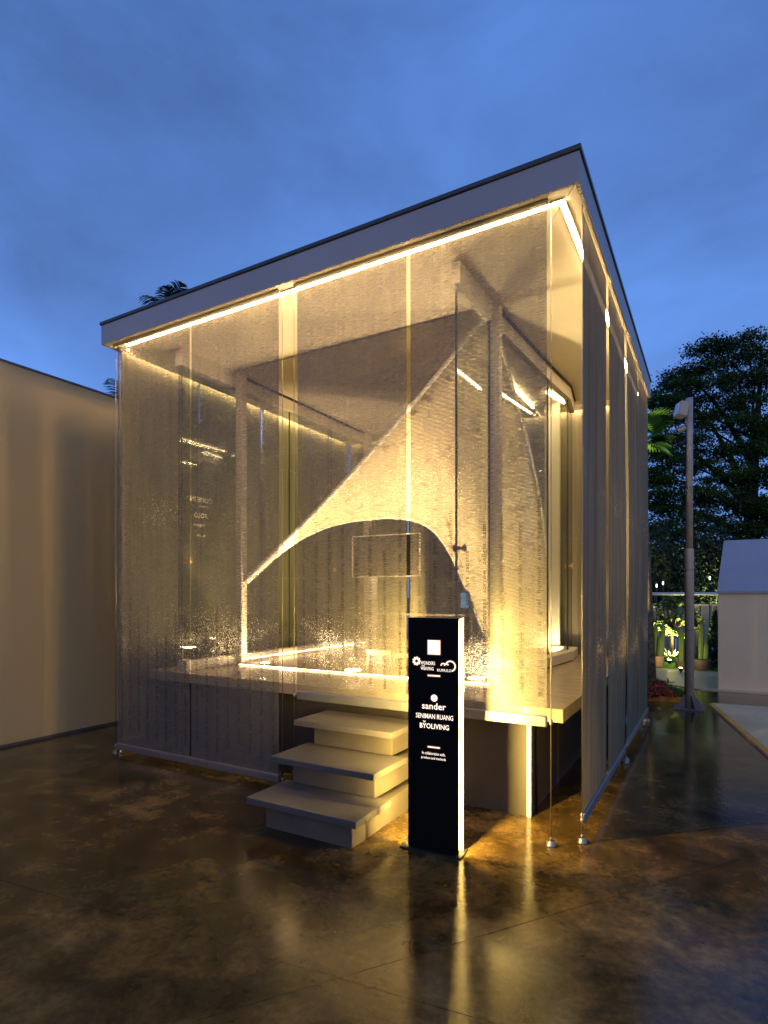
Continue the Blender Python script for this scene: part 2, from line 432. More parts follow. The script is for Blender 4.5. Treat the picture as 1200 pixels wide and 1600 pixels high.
# the yard is cut by one joint running across and one running away from the camera
J = (-.62, -1.73)
d1 = Vector((2.10, .25)).normalized(); d2 = Vector((.56, .79)).normalized()
def far_pt(o, d, t): return (o[0] + d.x * t, o[1] + d.y * t)
g = .0017
L = 60
W1 = far_pt(J, d1, -L); E1 = far_pt(J, d1, L); N2 = far_pt(J, d2, L); S2 = far_pt(J, d2, -L)
def slabpoly(corner, pa, pc, pb):
    cx_ = (pa[0] + pb[0]) / 2 - corner[0]; cy_ = (pa[1] + pb[1]) / 2 - corner[1]
    k = g * 1.6 / math.hypot(cx_, cy_); ox, oy = cx_ * k, cy_ * k
    return [(q[0] + ox, q[1] + oy) for q in (corner, pa, pc, pb)]
def fourth(pa, pb): return (pa[0] + pb[0] - J[0], pa[1] + pb[1] - J[1])
for pa, pb in ((W1, S2), (S2, E1), (E1, N2), (N2, W1)):
    prism('slab', slabpoly(J, pa, fourth(pa, pb), pb), -.028, 0, 'ground', yard)

# garden bed, concrete apron, kerbed slab on the right
bed = struct(prism('garden_bed', [(-1.6, 5.75), (.46, 6.05), (.30, 6.9), (-.2, 7.9), (-1.6, 8.6)], -.02, .05, 'soil'))
struct(prism('bed_kerb', [(-1.7, 5.66), (.52, 5.98), (.52, 6.04), (-1.7, 5.72)], -.02, .07, 'yellowpaint'))
struct(prism('apron_paving', [(-6, 8.2), (.1, 7.75), (.55, 7.4), (6, 7.4), (6, 10.2), (-6, 10.2)], -.02, .012, 'apron'))
struct(prism('side_slab', [(.72, 5.86), (1.245, 3.2), (2.2, -1.6), (9, -1.6), (9, 6.35), (.70, 6.05)], -.02, .02, 'slab'))
struct(prism('yellow_line', [(.655, 5.95), (1.175, 3.2), (2.13, -1.6), (2.205, -1.6), (1.245, 3.2), (.722, 5.95)], -.02, .026, 'yellowpaint'))
struct(prism('lawn', [(-6, 10.2), (9, 10.2), (9, 15), (-6, 15)], -.02, .03, 'grass'))

# ================================================================== PAVILION
ZS, ZT = 4.12, 4.30
XL, XR, YF, YB = -4.60, .03, -.10, 4.35
pav = thing('pavilion', 'square glass pavilion on a raised deck with deep pale roof fascia and glowing soffit', 'pavilion', (-2.3, 2.1, 0))
ft = .025
box('roof_fascia', XL, XR, YF, YF + ft, ZS - .01, ZT, 'fascia', pav, .002)
box('roof_fascia', XR - ft, XR, YF + ft + .002, YB, ZS - .01, ZT, 'fascia', pav, .002)
box('roof_fascia', XL, XL + ft, YF + ft + .002, YB, ZS - .01, ZT, 'fascia', pav, .002)
box('roof_fascia', XL + ft + .002, XR - ft - .002, YB - ft, YB, ZS - .01, ZT, 'fascia', pav, .002)
box('roof_cap', XL - .012, XR + .012, YF - .012, YB + .012, ZT + .004, ZT + .034, 'cap', pav, .004)
box('roof_deck', XL + .03, XR - .03, YF + .03, YB - .03, ZS + .06, ZT - .002, 'groove', pav, 0)
RX0, RX1, RY0, RY1 = -3.93, -.88, 1.08, 4.0
e = .003
def soff(poly): return prism('soffit_panel', poly, ZS, ZS + .03, 'soffit', pav)
a0, a1, b0, b1 = XL + .03, XR - .03, YF + .03, YB - .03
soff([(a0 + e, b0), (a1 - e, b0), (RX1 - e, RY0), (RX0 + e, RY0)])
soff([(a1, b0 + e), (a1, b1 - e), (RX1, RY1 - e), (RX1, RY0 + e)])
soff([(a0, b0 + e), (RX0, RY0 + e), (RX0, RY1 - e), (a0, b1 - e)])
soff([(RX0 + e, RY1), (RX1 - e, RY1), (a1 - e, b1), (a0 + e, b1)])
prism('ceiling_panel', [(RX0 + .03, RY0 + .04), (RX1 - .03, RY0 + .04), (RX1 - .03, RY1 - .03), (RX0 + .03, RY1 - .03)], ZS, ZS + .03, 'soffit', pav)
# rough drip edge of sealant under the fascia
bm = bmesh.new()
for k in range(150):
    x = XL + .03 + k * (XR - XL - .06) / 150; bm_box(bm, x, x + .018 + rng.random() * .006, YF + .004, YF + .02, ZS - .013 - rng.random() * .006, ZS - .0105)
for k in range(140):
    y = YF + .05 + k * (YB - YF - .1) / 140; bm_box(bm, XR - .02, XR - .004, y, y + .018 + rng.random() * .006, ZS - .013 - rng.random() * .006, ZS - .0105)
o = from_bm('drip_edge', bm, 'soffit', pav); o['kind'] = 'stuff'

# light ribbon under the soffit
def strip(name, p, q, wd, ht, m, parent):
    p, q = Vector(p), Vector(q); d = (q - p); L_ = d.length; d.normalize()
    ang = math.atan2(d.y, d.x)
    M = Matrix.Translation(p) @ Matrix.Rotation(ang, 4, 'Z')
    bm = bmesh.new(); bm_box(bm, 0, L_, -wd / 2, wd / 2, -ht, 0, M)
    return from_bm(name, bm, m, parent)
LZ = ZS - .001
def led_run(p, q, wd, name='light_strip'):
    """Aluminium channel with the lit diffuser in its lower face."""
    ch = strip('light_channel', p, q, wd + .012, .012, 'steel', pav)
    p2, q2 = Vector(p) - Vector((0, 0, .0125)), Vector(q) - Vector((0, 0, .0125))
    strip(name, p2, q2, wd, .004, 'led_roof', ch)
led_run((-4.38, .032, LZ), (-.083, .032, LZ), .030)
led_run((-.102, .056, LZ), (-.102, 4.15, LZ), .030)
led_run((-4.455, .09, LZ), (-4.455, 4.15, LZ), .030)
led_run((-4.40, 4.225, LZ), (-.11, 4.225, LZ), .030)
box('cove_lip', -4.425, -4.415, .09, 4.19, ZS - .075, ZS - .001, 'soffit', pav, 0)
box('cove_lip', -4.41, -.14, 4.185, 4.195, ZS - .075, ZS - .001, 'soffit', pav, 0)

# deck, plinth
prism('deck', [(-4.42, .30), (-.155, .30), (-.155, 4.12), (-4.42, 4.12)], .725, .82, 'deck', pav, .004)
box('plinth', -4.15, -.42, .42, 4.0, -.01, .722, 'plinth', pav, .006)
box('corner_trim', -.437, -.405, .405, .437, 0, .722, 'white', pav, .003)
tube('conduit', [(-.405, .56, .01), (-.405, .56, .72)], .011, 'blackmetal', pav)
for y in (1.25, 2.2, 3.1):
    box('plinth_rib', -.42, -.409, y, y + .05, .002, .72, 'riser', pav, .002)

# room: posts, head tracks, glass leaves, curb
def post(x, y): return box('column', x - .045, x + .045, y - .045, y + .045, .822, ZS - .002, 'steel', pav, .006)
post(-3.925, 1.17); post(-.905, 1.10)
post(-3.925, 3.93)
box('head_track', -4.075, -3.972, .37, 3.98, ZS - .165, ZS - .002, 'steel', pav, .003)
KX = [(-.955, .33), (-.945, 1.04), (-.86, 2.7), (-.80, 3.42), (-.87, 3.98)]
def offs(pl, d): return [(x + d, y) for x, y in pl]
def ribbon(name, pl, wd, z0, z1, m, parent, bev=0):
    return prism(name, offs(pl, -wd / 2) + offs(pl[::-1], wd / 2), z0, z1, m, parent, bev)
ribbon('head_track', KX[:2], .07, ZS - .165, ZS - .002, 'steel', pav)
ribbon('head_track', [(-.945, 1.16)] + KX[2:], .07, ZS - .165, ZS - .002, 'steel', pav)
ribbon('track_gasket', [(-.90, 1.16), (-.815, 2.7), (-.755, 3.42), (-.825, 3.98)], .014, ZS - .03, ZS - .001, 'groove', pav)
ribbon('track_gasket', [(-3.965, 1.22), (-3.965, 3.95)], .012, ZS - .03, ZS - .001, 'groove', pav)
# bottom curb
box('floor_curb', -4.09, -3.96, .42, 4.0, .822, .925, 'white', pav, .004)
ribbon('floor_curb', [(-.93, 1.16)] + KX[2:], .16, .83, .935, 'white', pav, .004)
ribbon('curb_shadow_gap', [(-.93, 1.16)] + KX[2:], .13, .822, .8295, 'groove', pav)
box('floor_curb', -3.955, -.96, 3.93, 4.06, .822, .935, 'white', pav, .004)
box('room_floor', -3.95, -1.02, 1.09, 3.92, .8215, .832, 'roomfloor', pav, .002)
bm = bmesh.new()

KN = []
def leaf_l(y0, y1, x, knob=None):
    gobj = box('glass_panel', x - .005, x + .005, y0, y1, .928, ZS - .167, 'glass', pav, 0)
    for yy in (y0, y1):
        box('pane_edge', x - .006, x + .006, yy - .003, yy + .003, .928, ZS - .168, 'darkedge', gobj, 0)
    if knob:
        for sgn in (-1, 1):
            tube('door_knob', [(x + sgn * .006, knob, 1.96), (x + sgn * .03, knob, 1.96), (x + sgn * .034, knob, 1.96), (x + sgn * .05, knob, 1.96)], [.014, .014, .034, .03], 'bronze', gobj, 14)
    return gobj
gl1 = leaf_l(.39, 1.32, -4.00, .47)
leaf_l(.40, 1.30, -4.05)
leaf_l(1.26, 2.15, -4.03, 1.64)
leaf_l(2.12, 3.05, -4.00, None)
leaf_l(3.02, 3.92, -4.03, 3.12)
def leaf_r(p, q, knob=None):
    (x0, y0), (x1, y1) = p, q
    d = Vector((x1 - x0, y1 - y0)); L_ = d.length; ang = math.atan2(d.y, d.x)
    M = Matrix.Translation((x0, y0, 0)) @ Matrix.Rotation(ang, 4, 'Z')
    gobj = box('glass_panel', 0, L_, -.005, .005, .94, ZS - .167, 'glass', pav, 0, M)
    for t in (0, L_):
        box('pane_edge', t - .006, t + .006, -.0075, .0075, .94, ZS - .168, 'darkedge', gobj, 0, M)
    if knob is not None:
        for sgn in (-1, 1):
            pts = [M @ Vector((knob, sgn * v, 1.96)) for v in (.006, .03, .034, .05)]
            tube('door_knob', pts, [.014, .014, .034, .03], 'bronze', gobj, 14)
leaf_r((-.955, .34), (-.945, 1.04), .06)
leaf_r((-.945, 1.17), (-.862, 2.70))
leaf_r((-.86, 2.71), (-.80, 3.415))
leaf_r((-.80, 3.425), (-.87, 3.97), .16)
for x0, x1 in ((-3.87, -2.9), (-2.88, -1.9), (-1.88, -1.25)):
    gobj = box('glass_panel', x0, x1, 3.99, 4.0, .938, ZS - .03, 'glass', pav, 0)
    for xx in (x0, x1): box('pane_edge', xx - .003, xx + .003, 3.988, 4.002, .938, ZS - .03, 'darkedge', gobj, 0)
box('wall_panel', -1.22, -1.02, 3.975, 4.03, .937, ZS - .004, 'white', pav, .004)

# lights in the room: floor ribbon, ceiling line
strip('light_strip', (-3.87, 1.075, .834), (-.96, 1.075, .834), .010, .008, 'led_floor', pav)
strip('light_strip', (-3.95, 1.24, .870), (-3.95, 3.9, .870), .006, .006, 'led_floor', pav)
strip('light_strip', (-1.36, 1.75, ZS - .02), (-1.36, 3.95, ZS - .02), .022, .014, 'led_room', pav)
strip('light_strip', (-1.06, 3.45, ZS - .02), (-.96, 3.95, ZS - .02), .018, .014, 'led_room', pav)
strip('light_strip', (-1.06, 1.4, .846), (-1.02, 3.4, .846), .008, .008, 'led_floor', pav)

for ux_, uy_, ur_ in ((-3.66, 1.27, .045), (-1.16, 1.30, .075), (-1.02, 3.72, .03), (-2.45, 1.22, .08), (-2.1, 2.2, .09)):  # last two are added, with no fixture seen, to brighten ceiling and canopy
    up_ = tube('floor_uplight', [(ux_, uy_, .8325), (ux_, uy_, .838), (ux_, uy_, .8382)], [ur_ + .012, ur_ + .012, ur_ + .002], 'steel', pav, 18)
    tube('lamp_face', [(ux_, uy_, .8384), (ux_, uy_, .8392)], ur_, 'floor_uplight', up_, 18)

# lettering on the left glass, read from inside (mirrored from here)
def ML(y, z): return Matrix(((0, 0, 1, -3.992), (-1, 0, 0, y), (0, 1, 0, z), (0, 0, 0, 1)))
mat('vinyl', (.70, .66, .55), .7)
def ml(s, y, z, size, al='LEFT'):
    V, F = text_vf(s, size, al)
    raw('lettering', [(-3.993, y + v.x * -1, z + v.y) for v in V], F, 'vinyl', gl1)['kind'] = 'stuff'
ml('COME IN !', .80, 2.585, .075); ml('to explore', .74, 2.535, .03)
ml('FOLD', .72, 2.42, .07); ml('A space', .70, 2.33, .05); ml('to see', .70, 2.22, .05)

# ================================================================== WOVEN CANOPY in the room
A = Vector((-3.87, 1.18, 1.76)); B = Vector((-.97, 1.12, 4.08)); Cc = Vector((-1.14, 3.86, .95))
ctrl = [(0, 1.76), (.095, 2.10), (.167, 2.29), (.241, 2.42), (.317, 2.49), (.436, 2.55), (.519, 2.53), (.583, 2.44), (.637, 2.20), (.70, 1.72), (.755, 1.20), (.79, .95), (1, .94)]
def archz(u): return float(np.interp(u, [c[0] for c in ctrl], [c[1] for c in ctrl]))
zz = np.array([archz(u) for u in np.linspace(0, 1, 81)])
ker = np.array([1, 2, 3, 2, 1]) / 9.; zz = np.concatenate([zz[:2], np.convolve(zz, ker, 'valid'), zz[-2:]])
def AC(u): 
    p = A.lerp(Cc, u); p.z = float(np.interp(u, np.linspace(0, 1, 81), zz)); return p
def AB(u): return A.lerp(B, u) - Vector((0, 0, .10 * math.sin(math.pi * u)))
NU, NV = 64, 24
canopy = thing('woven_canopy', 'pale woven vault sweeping from a white post up to the ceiling inside the pavilion', 'canopy', (-1.14, 3.86, .94))
V, F = [], []
for i in range(NU + 1):
    u = (i / NU)
    p, q = AB(u), AC(u)
    for j in range(NV + 1):
        v = j / NV
        r = p.lerp(q, v); bulge = math.sin(math.pi * v) * math.sin(math.pi * min(1, u * .5 + .0)) 
        r = r + Vector((.10, .28, .10)) * bulge * u
        V.append(r)
for i in range(NU):
    for j in range(NV):
        a = i * (NV + 1) + j
        F.append((a, a + NV + 1, a + NV + 2, a + 1))
sh = raw('woven_skin', V, F, 'woven', canopy, True)
md = sh.modifiers.new('thick', 'SOLIDIFY'); md.thickness = .025; md.offset = 0
tube('rim', [AC(i / 60) for i in range(61)], [.045 - .02 * min(1, i / 20) for i in range(61)], 'white', canopy, 8)
tube('rim', [AB(i / 40) for i in range(41)], [.03 - .012 * i / 40 for i in range(41)], 'white', canopy, 8)
tube('rim', [B.lerp(Cc, i / 20) + Vector((.10, .28, .10)) * math.sin(math.pi * i / 20) for i in range(21)], .02, 'white', canopy, 8)

# ================================================================== FURNITURE INSIDE
tv = thing('display_screen', 'dark flat display with a thin gold frame on a pale stand inside the room', 'screen', (-3.2, 3.45, .832))
X0, X1, Z0, Z1 = -3.88, -2.78, 1.86, 2.46
box('panel', X0 + .012, X1 - .012, 3.42, 3.45, Z0 + .012, Z1 - .012, 'tv', tv)
for q in ((X0, X1, Z0, Z0 + .012), (X0, X1, Z1 - .012, Z1), (X0, X0 + .012, Z0 + .0125, Z1 - .0125), (X1 - .012, X1, Z0 + .0125, Z1 - .0125)):
    box('frame_bar', q[0], q[1], 3.41, 3.452, q[2], q[3], 'white', tv, .002)
box('stand_post', -3.62, -3.50, 3.455, 3.51, .85, 2.1, 'white', tv)
box('stand_foot', -3.80, -3.32, 3.33, 3.65, .832, .85, 'white', tv)
tb = thing('counter_table', 'long slim white table with thin legs under the display', 'table', (-2.8, 3.1, .832))
box('table_top', -3.75, -1.9, 2.9, 3.25, 1.340, 1.365, 'seat', tb)
for x in (-3.72, -2.9, -1.95):
    for y in (2.93, 3.22): box('leg', x, x + .02, y - .01, y + .01, .832, 1.338, 'seat', tb)
box('stretcher', -3.69, -1.95, 3.20, 3.23, .90, .925, 'white', tb)
for k, (x, y, lab, wdt, hh) in enumerate(((-2.30, 1.62, 'low boxy pale stool beside the darker gap on the room floor', .30, .20), (-1.95, 1.60, 'low boxy pale stool nearest the black sign, on the room floor', .34, .18))):
    st = thing('stool', lab, 'stool', (x, y, .832), 'low stools in the room')
    box('seat', x - wdt / 2, x + wdt / 2, y - .15, y + .15, .832 + hh - .05, .832 + hh, 'seat', st)
    for sx in (-1, 1): box('side_panel', x + sx * (wdt / 2 - .015) - .012, x + sx * (wdt / 2 - .015) + .012, y - .14, y + .14, .832, .832 + hh - .051, 'seat', st)
ds = thing('desk_screen', 'small bluish lit screen on a black stand inside the right of the room', 'screen', (-1.75, 3.45, 1.366))
box('bezel', -2.02, -1.90, 3.02, 3.035, 1.43, 1.64, 'blackmetal', ds)
box('lit_face', -2.01, -1.91, 3.012, 3.019, 1.44, 1.63, 'screen', ds, 0)
box('stand_post', -1.97, -1.95, 3.036, 3.05, 1.366, 1.5, 'blackmetal', ds)
ob = thing('orange_box', 'small orange box on the room floor seen through the blind gap beside the sign', 'box', (-1.90, 2.0, .832))
box('carton', -2.0, -1.80, 1.95, 2.12, .832, 1.02, 'orange', ob); box('lid', -2.003, -1.797, 1.947, 2.123, 1.021, 1.045, 'white', ob)

# ================================================================== ROLLER BLINDS
WORDS = ['sacrifice  exhaustion  acceptance  insecurity  blues  pride', 'tenderness  duelist  desire  come  lure  patience',
         'regret  first  rewards  worry  growth  disdain  relief  desire', 'forget  innocence  warmth  solitude  hunger  grace',
         'longing  silence  anger  courage  sorrow  delight  calm', 'weary  wonder  trust  grief  humour  envy  hope  shame',
         'belonging  burden  comfort  devotion  doubt  faith', 'mercy  passion  quiet  rage  sympathy  thrill  unrest']
WM = [text_vf(s, .046, 'LEFT', spacing=1.15) for s in WORDS]

def blind(label, axis, plane, ends, strips, z_rail, mname, text=False, out=-1, wires=(), amp=1.0, group='roller blinds around the pavilion'):
    """axis 'X': runs along X at Y=plane, outside is -Y (out=-1) or +Y; axis 'Y': runs along Y at X=plane."""
    mid = (ends[0] + ends[1]) / 2
    loc = (mid, plane, 0) if axis == 'X' else (plane, mid, 0)
    b = thing('roller_blind', label, 'blind', loc, group)
    def pt(u, dpt, z): return (u, plane + dpt * out, z) if axis == 'X' else (plane + dpt * out, u, z)
    tube('roller_tube', [pt(ends[0], .022, ZS - .012), pt(ends[1], .022, ZS - .012)], .011, 'soffit', b, 16)
    for u in ends:
        s_ = -.012 if u == ends[0] else .012
        tube('bracket', [pt(u, .02, ZS - .018), pt(u + s_, .02, ZS - .018)], .017, 'steel', b, 16)
    for (u0, u1) in strips:
        NX, NZ = 44, 24
        V, F = [], []
        ph = rng.random() * 6
        for i in range(NX + 1):
            for k in range(NZ + 1):
                u = u0 + (u1 - u0) * i / NX; z = z_rail + .07 + (ZS - .03 - z_rail - .07) * k / NZ
                hgt = math.sin(math.pi * k / NZ)
                wob = amp * (.006 * math.sin(u * 7 + ph) + .004 * math.sin(u * 17 + ph * 2 + z * .6) + (.0035 * math.sin(u * 31 + ph) if amp > 1 else 0)) * hgt
                V.append(pt(u, wob, z))
        for i in range(NX):
            for k in range(NZ):
                a = i * (NZ + 1) + k; F.append((a, a + NZ + 1, a + NZ + 2, a + 1))
        fab = raw('fabric', V, F, mname, b, True)
        if text:
            n = 8; 
            for c in range(n):
                u = u0 + (u1 - u0) * (c + .55) / n
                Vt, Ft = WM[(c * 3 + int(abs(u0) * 7)) % len(WM)]
                zb = z_rail + .13 + rng.random() * .16
                sc = .82 + rng.random() * .25
                if axis == 'X':
                    raw('lettering', [(u - v.y * .95 + .02, plane - .013, zb + v.x * sc) for v in Vt], Ft, 'ink', fab)['kind'] = 'stuff'
    # bottom rail: flattened tube with caps
    z0 = z_rail
    bm = bmesh.new()
    if axis == 'X': bm_box(bm, ends[0], ends[1], plane - .017, plane + .017, z0, z0 + .072)
    else: bm_box(bm, plane - .017, plane + .017, ends[0], ends[1], z0, z0 + .072)
    bmesh.ops.bevel(bm, geom=bm.edges[:], offset=.012, segments=3, affect='EDGES', profile=.5)
    rail = from_bm('bottom_rail', bm, 'alu', b)
    for u in wires:
        tube('guide_wire', [pt(u, .0, .03), pt(u, .0, ZS - .002)], .0032, 'wire', b, 6)
        anc = tube('floor_anchor', [pt(u, 0, 0), pt(u, 0, .012), pt(u, 0, .014), pt(u, 0, .034), pt(u, 0, .036)], [.032, .032, .028, .028, .01], 'wire', b, 16)
        tube('anchor_bolt', [pt(u, 0, .036), pt(u, 0, .055)], .009, 'wire', anc, 8)
        if abs(u - ends[0]) < .1 or abs(u - ends[1]) < .1:
            tube('rail_clip', [pt(u, 0, z0 + .02), pt(u, 0, z0 + .05)], .012, 'alu', b, 10)
    return b

blind('front blind on the left, lowered to the ground left of the steps, printed mesh strips', 'X', 0, (-4.49, -2.39),
      [(-4.48, -3.447), (-3.425, -2.395)], .045, 'mesh_front', True, -1, (-4.51, -2.355))
blind('half-raised front blind above the steps, its rail stopping at deck height behind the sign', 'X', 0, (-2.20, -.187),
      [(-2.205, -1.203), (-1.172, -.19)], .755, 'mesh_front', True, -1, (-2.235, -.164))
blind('near blind on the right side, its rail close to the wet ground', 'Y', 0, (.165, 2.15),
      [(.165, 1.09), (1.19, 2.15)], .115, 'mesh_side', False, 1, (.145, 2.2), 2.6)
blind('far blind on the right side, ending nearest the lamp pole', 'Y', 0, (2.29, 4.24),
      [(2.29, 3.25), (3.275, 4.24)], .125, 'mesh_side', False, 1, (2.26, 4.27), 2.6)
blind('blind facing the tall beige wall, seen lit at its top through the front mesh', 'Y', -4.5, (.06, 2.12),
      [(.06, 1.07), (1.09, 2.12)], .06, 'mesh_side', False, -1, (.04, 2.15))
blind('rear half of the side blind facing the tall beige wall, behind the glass', 'Y', -4.5, (2.19, 4.22),
      [(2.19, 3.19), (3.21, 4.22)], .06, 'mesh_side', False, -1, (2.16, 4.24))
blind('back blind on the left, glimpsed through the room behind the display', 'X', 4.27, (-4.47, -2.27),
      [(-4.47, -3.41), (-3.39, -2.27)], .06, 'mesh_side', False, 1, (-4.49, -2.262))
blind('back blind on the right, pale strip seen through the corner gap', 'X', 4.27, (-2.245, -.06),
      [(-2.245, -1.16), (-1.14, -.06)], .06, 'mesh_side', False, 1, (-.03,))

# ================================================================== STEPS
stp = thing('entrance_steps', 'three pale stone steps with overhanging treads leading up to the deck', 'steps', (-1.6, -.3, 0))
box('tread', -2.06, -1.165, -.745, -.30, .165, .21, 'stone', stp, .004)
box('tread', -2.09, -1.205, -.46, .0, .375, .42, 'stone', stp, .004)
box('tread', -2.12, -1.245, -.15, .298, .58, .625, 'stone', stp, .004)
box('riser_block', -1.95, -1.245, -.665, .415, -.005, .163, 'riser', stp, .004)
box('riser_block', -1.98, -1.27, -.335, .415, .2115, .373, 'riser', stp, .004)
box('riser_block', -2.02, -1.31, -.02, .415, .4215, .578, 'riser', stp, .004)

# ================================================================== ILLUMINATED SIGN
SX, SY, SW, SH = -.782, -.432, .166, 1.458
sg = thing('light_sign', 'tall black totem sign with glowing white lettering and lit edges, on the wet concrete', 'sign', (SX, SY, 0))
SROT = Matrix.Translation((SX, SY, 0)) @ Matrix.Rotation(R(4.5), 4, 'Z')
box('base_plate', -.215, .19, -.05, .09, .0, .010, 'blackmetal', sg, .002, SROT)
front = box('front_panel', -SW, SW, -.026, -.014, .012, SH, 'black', sg, .0015, SROT)
box('body', -.150, .150, -.0138, .056, .0105, SH - .004, 'white', sg, 0, SROT)
box('back_panel', -.1715, .1715, .0562, .066, .012, SH, 'signback', sg, 0, SROT)
box('top_cover', -SW + .002, SW - .002, -.0138, .056, SH - .0038, SH - .001, 'blackmetal', sg, 0, SROT)
for s_ in (-1, 1):      # light line hidden behind each edge of the front panel, washing the white return
    raw('light_edge', [SROT @ Vector((s_ * x_, -.0125, z_)) for x_, z_ in ((.1505, .03), (.1635, .03), (.1635, SH - .01), (.1505, SH - .01))], [(0, 1, 2, 3)], 'led_sign', sg)
FACE = SROT @ Matrix(((1, 0, 0, 0), (0, 0, -1, -.0272), (0, 1, 0, 0), (0, 0, 0, 1)))
def fx(u): return (u - 367) * .000678
def fz(u): return sz(950 + u * .1626)
def sz(y): return SH - (y - 966) / 369 * SH      # photograph row on the panel -> height
def sgt(s, u0, u1, v0, v1, bold=.0):
    """Lit word fitted to its box on the panel (units of the enlarged photograph)."""
    for off_, m_, dz in ((bold * .4 + .014, 'sign_bloom', -.0004), (bold * .4 - .004, 'sign_white', .0008)):
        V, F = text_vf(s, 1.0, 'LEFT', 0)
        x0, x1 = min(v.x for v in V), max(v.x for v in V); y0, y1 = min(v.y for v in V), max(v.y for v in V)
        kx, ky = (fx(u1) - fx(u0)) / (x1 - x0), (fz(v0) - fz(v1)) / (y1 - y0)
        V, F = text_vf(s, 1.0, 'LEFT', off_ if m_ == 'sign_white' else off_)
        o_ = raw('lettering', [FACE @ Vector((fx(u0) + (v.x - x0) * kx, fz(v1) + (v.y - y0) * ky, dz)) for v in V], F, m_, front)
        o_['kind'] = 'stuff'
def sgbox(x0, x1, z0, z1):
    for d_, m_, off_ in ((.0045, 'sign_bloom', -.0004), (0, 'sign_white', .0008)):
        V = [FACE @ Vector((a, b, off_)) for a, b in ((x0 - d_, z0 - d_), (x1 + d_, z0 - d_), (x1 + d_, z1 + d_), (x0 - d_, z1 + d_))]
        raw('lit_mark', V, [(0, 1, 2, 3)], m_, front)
def ring(cx_, cz_, r0, r1, t0=0, t1=360, n=28):
    for d_, m_, off_ in ((.0035, 'sign_bloom', -.0004), (0, 'sign_white', .0008)):
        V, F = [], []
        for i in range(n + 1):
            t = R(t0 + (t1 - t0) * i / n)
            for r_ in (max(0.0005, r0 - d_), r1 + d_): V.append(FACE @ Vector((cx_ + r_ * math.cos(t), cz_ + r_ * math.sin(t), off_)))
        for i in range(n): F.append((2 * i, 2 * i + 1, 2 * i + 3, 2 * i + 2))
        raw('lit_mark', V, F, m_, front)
sgbox(fx(320), fx(440), fz(450), fz(314))         # lit square
ring(fx(208), fz(522), .011, .0235)
for k in range(9):
    t = math.tau * k / 9; ring(fx(208) + .024 * math.cos(t), fz(522) + .024 * math.sin(t), 0, .0042, n=6)
sgt('WONDERS', 250, 390, 520, 553, .015); sgt('OF', 258, 290, 557, 571, .01); sgt('WEAVING', 250, 376, 574, 605, .015)
sgt('KUMULO', 412, 548, 586, 612, .005)
ring(fx(468), fz(552), .0095, .0155, 0, 190, 14); ring(fx(500), fz(555), .0095, .0155, 20, 180, 14); ring(fx(538), fz(556), .027, .0345, -70, 160, 24)
sgbox(fx(320), fx(438), fz(662), fz(650))
ring(fx(382), fz(872), .008, .021)
sgbox(fx(372), fx(392), fz(876), fz(868))
sgt('sander', 264, 494, 920, 982, .025)
sgt('SENIMAN RUANG', 202, 564, 1028, 1074, .02)
sgt('BYOLIVING', 242, 524, 1122, 1170, .035)
sgt('v', 272, 300, 1098, 1116, .02)
sgbox(fx(320), fx(436), fz(1354), fz(1343))
sgt('In collaboration with,', 264, 490, 1396, 1428, .01); sgt('produce and methods', 256, 494, 1442, 1474, .01)

# ================================================================== LEFT WALL
wall = thing('boundary_wall', 'tall plain beige panel wall left of the pavilion under the dusk sky', 'wall', (-5.74, 2, 0))
ys = [-14, -9, -4.2, 3.4, 7.6]
for i in range(len(ys) - 1):
    box('panel', -5.80, -5.74, ys[i] + .0012, ys[i + 1] - .0012, .03, 4.05, 'wall', wall, .0015)
box('backing', -5.90, -5.801, -14, 7.6, 0, 4.04, 'wallcap', wall, 0)
box('cap', -5.91, -5.732, -14, 7.6, 4.0505, 4.075, 'wallcap', wall, .003)
box('base_rail', -5.80, -5.745, -14, 7.6, 0, .0295, 'wallcap', wall, .002)

# ================================================================== LAMP POLE
pl = thing('lamp_pole', 'grey steel pole with box floodlight and cameras on a gusseted base plate', 'pole', (.425, 5.51, 0))
px, py = .425, 5.51
box('base_plate', px - .19, px + .19, py - .19, py + .19, .001, .022, 'galvdark', pl, .003, None)
tube('mast', [(px, py, .02), (px, py, 2.22), (px, py, 2.24), (px, py, 2.26)], [.060, .060, .058, .05], 'galv', pl, 20)
tube('mast', [(px, py, 2.262), (px, py, 4.37), (px, py, 4.385)], [.047, .047, .03], 'galv', pl, 20)
for k in range(4):
    a_ = k * math.pi / 2 + R(28)
    dx, dy = math.cos(a_), math.sin(a_); nx, ny = -dy * .005, dx * .005
    tri = [(.055, .023), (.175, .023), (.175, .04), (.075, .19), (.055, .19)]
    V = [(px + dx * r_ + s_ * nx, py + dy * r_ + s_ * ny, z_) for s_ in (-1, 1) for r_, z_ in tri]
    F = [(4, 3, 2, 1, 0), (5, 6, 7, 8, 9)] + [(i, (i + 1) % 5, 5 + (i + 1) % 5, 5 + i) for i in range(5)]
    raw('gusset', V, F, 'galvdark', pl)
for z_ in (1.1, 1.95, 3.1): tube('clamp_band', [(px, py, z_), (px, py, z_ + .02)], .062 if z_ < 2.2 else .050, 'alu', pl, 16)
tube('cable', [(px - .05, py - .06, .2), (px - .05, py - .055, 2.2), (px - .04, py - .045, 2.4), (px - .04, py - .045, 4.0)], .007, 'blackmetal', pl, 6)
HM = Matrix.Translation((px, py, 4.20)) @ Matrix.Rotation(R(28), 4, 'Z')
fb = box('flood_box', -.17, -.045, -.09, .09, -.11, .10, 'lampbody', pl, .02, HM @ Matrix.Rotation(R(12), 4, 'Y'))
box('flood_glass', -.176, -.171, -.075, .075, -.09, .08, 'white', fb, .002, HM @ Matrix.Rotation(R(12), 4, 'Y'))
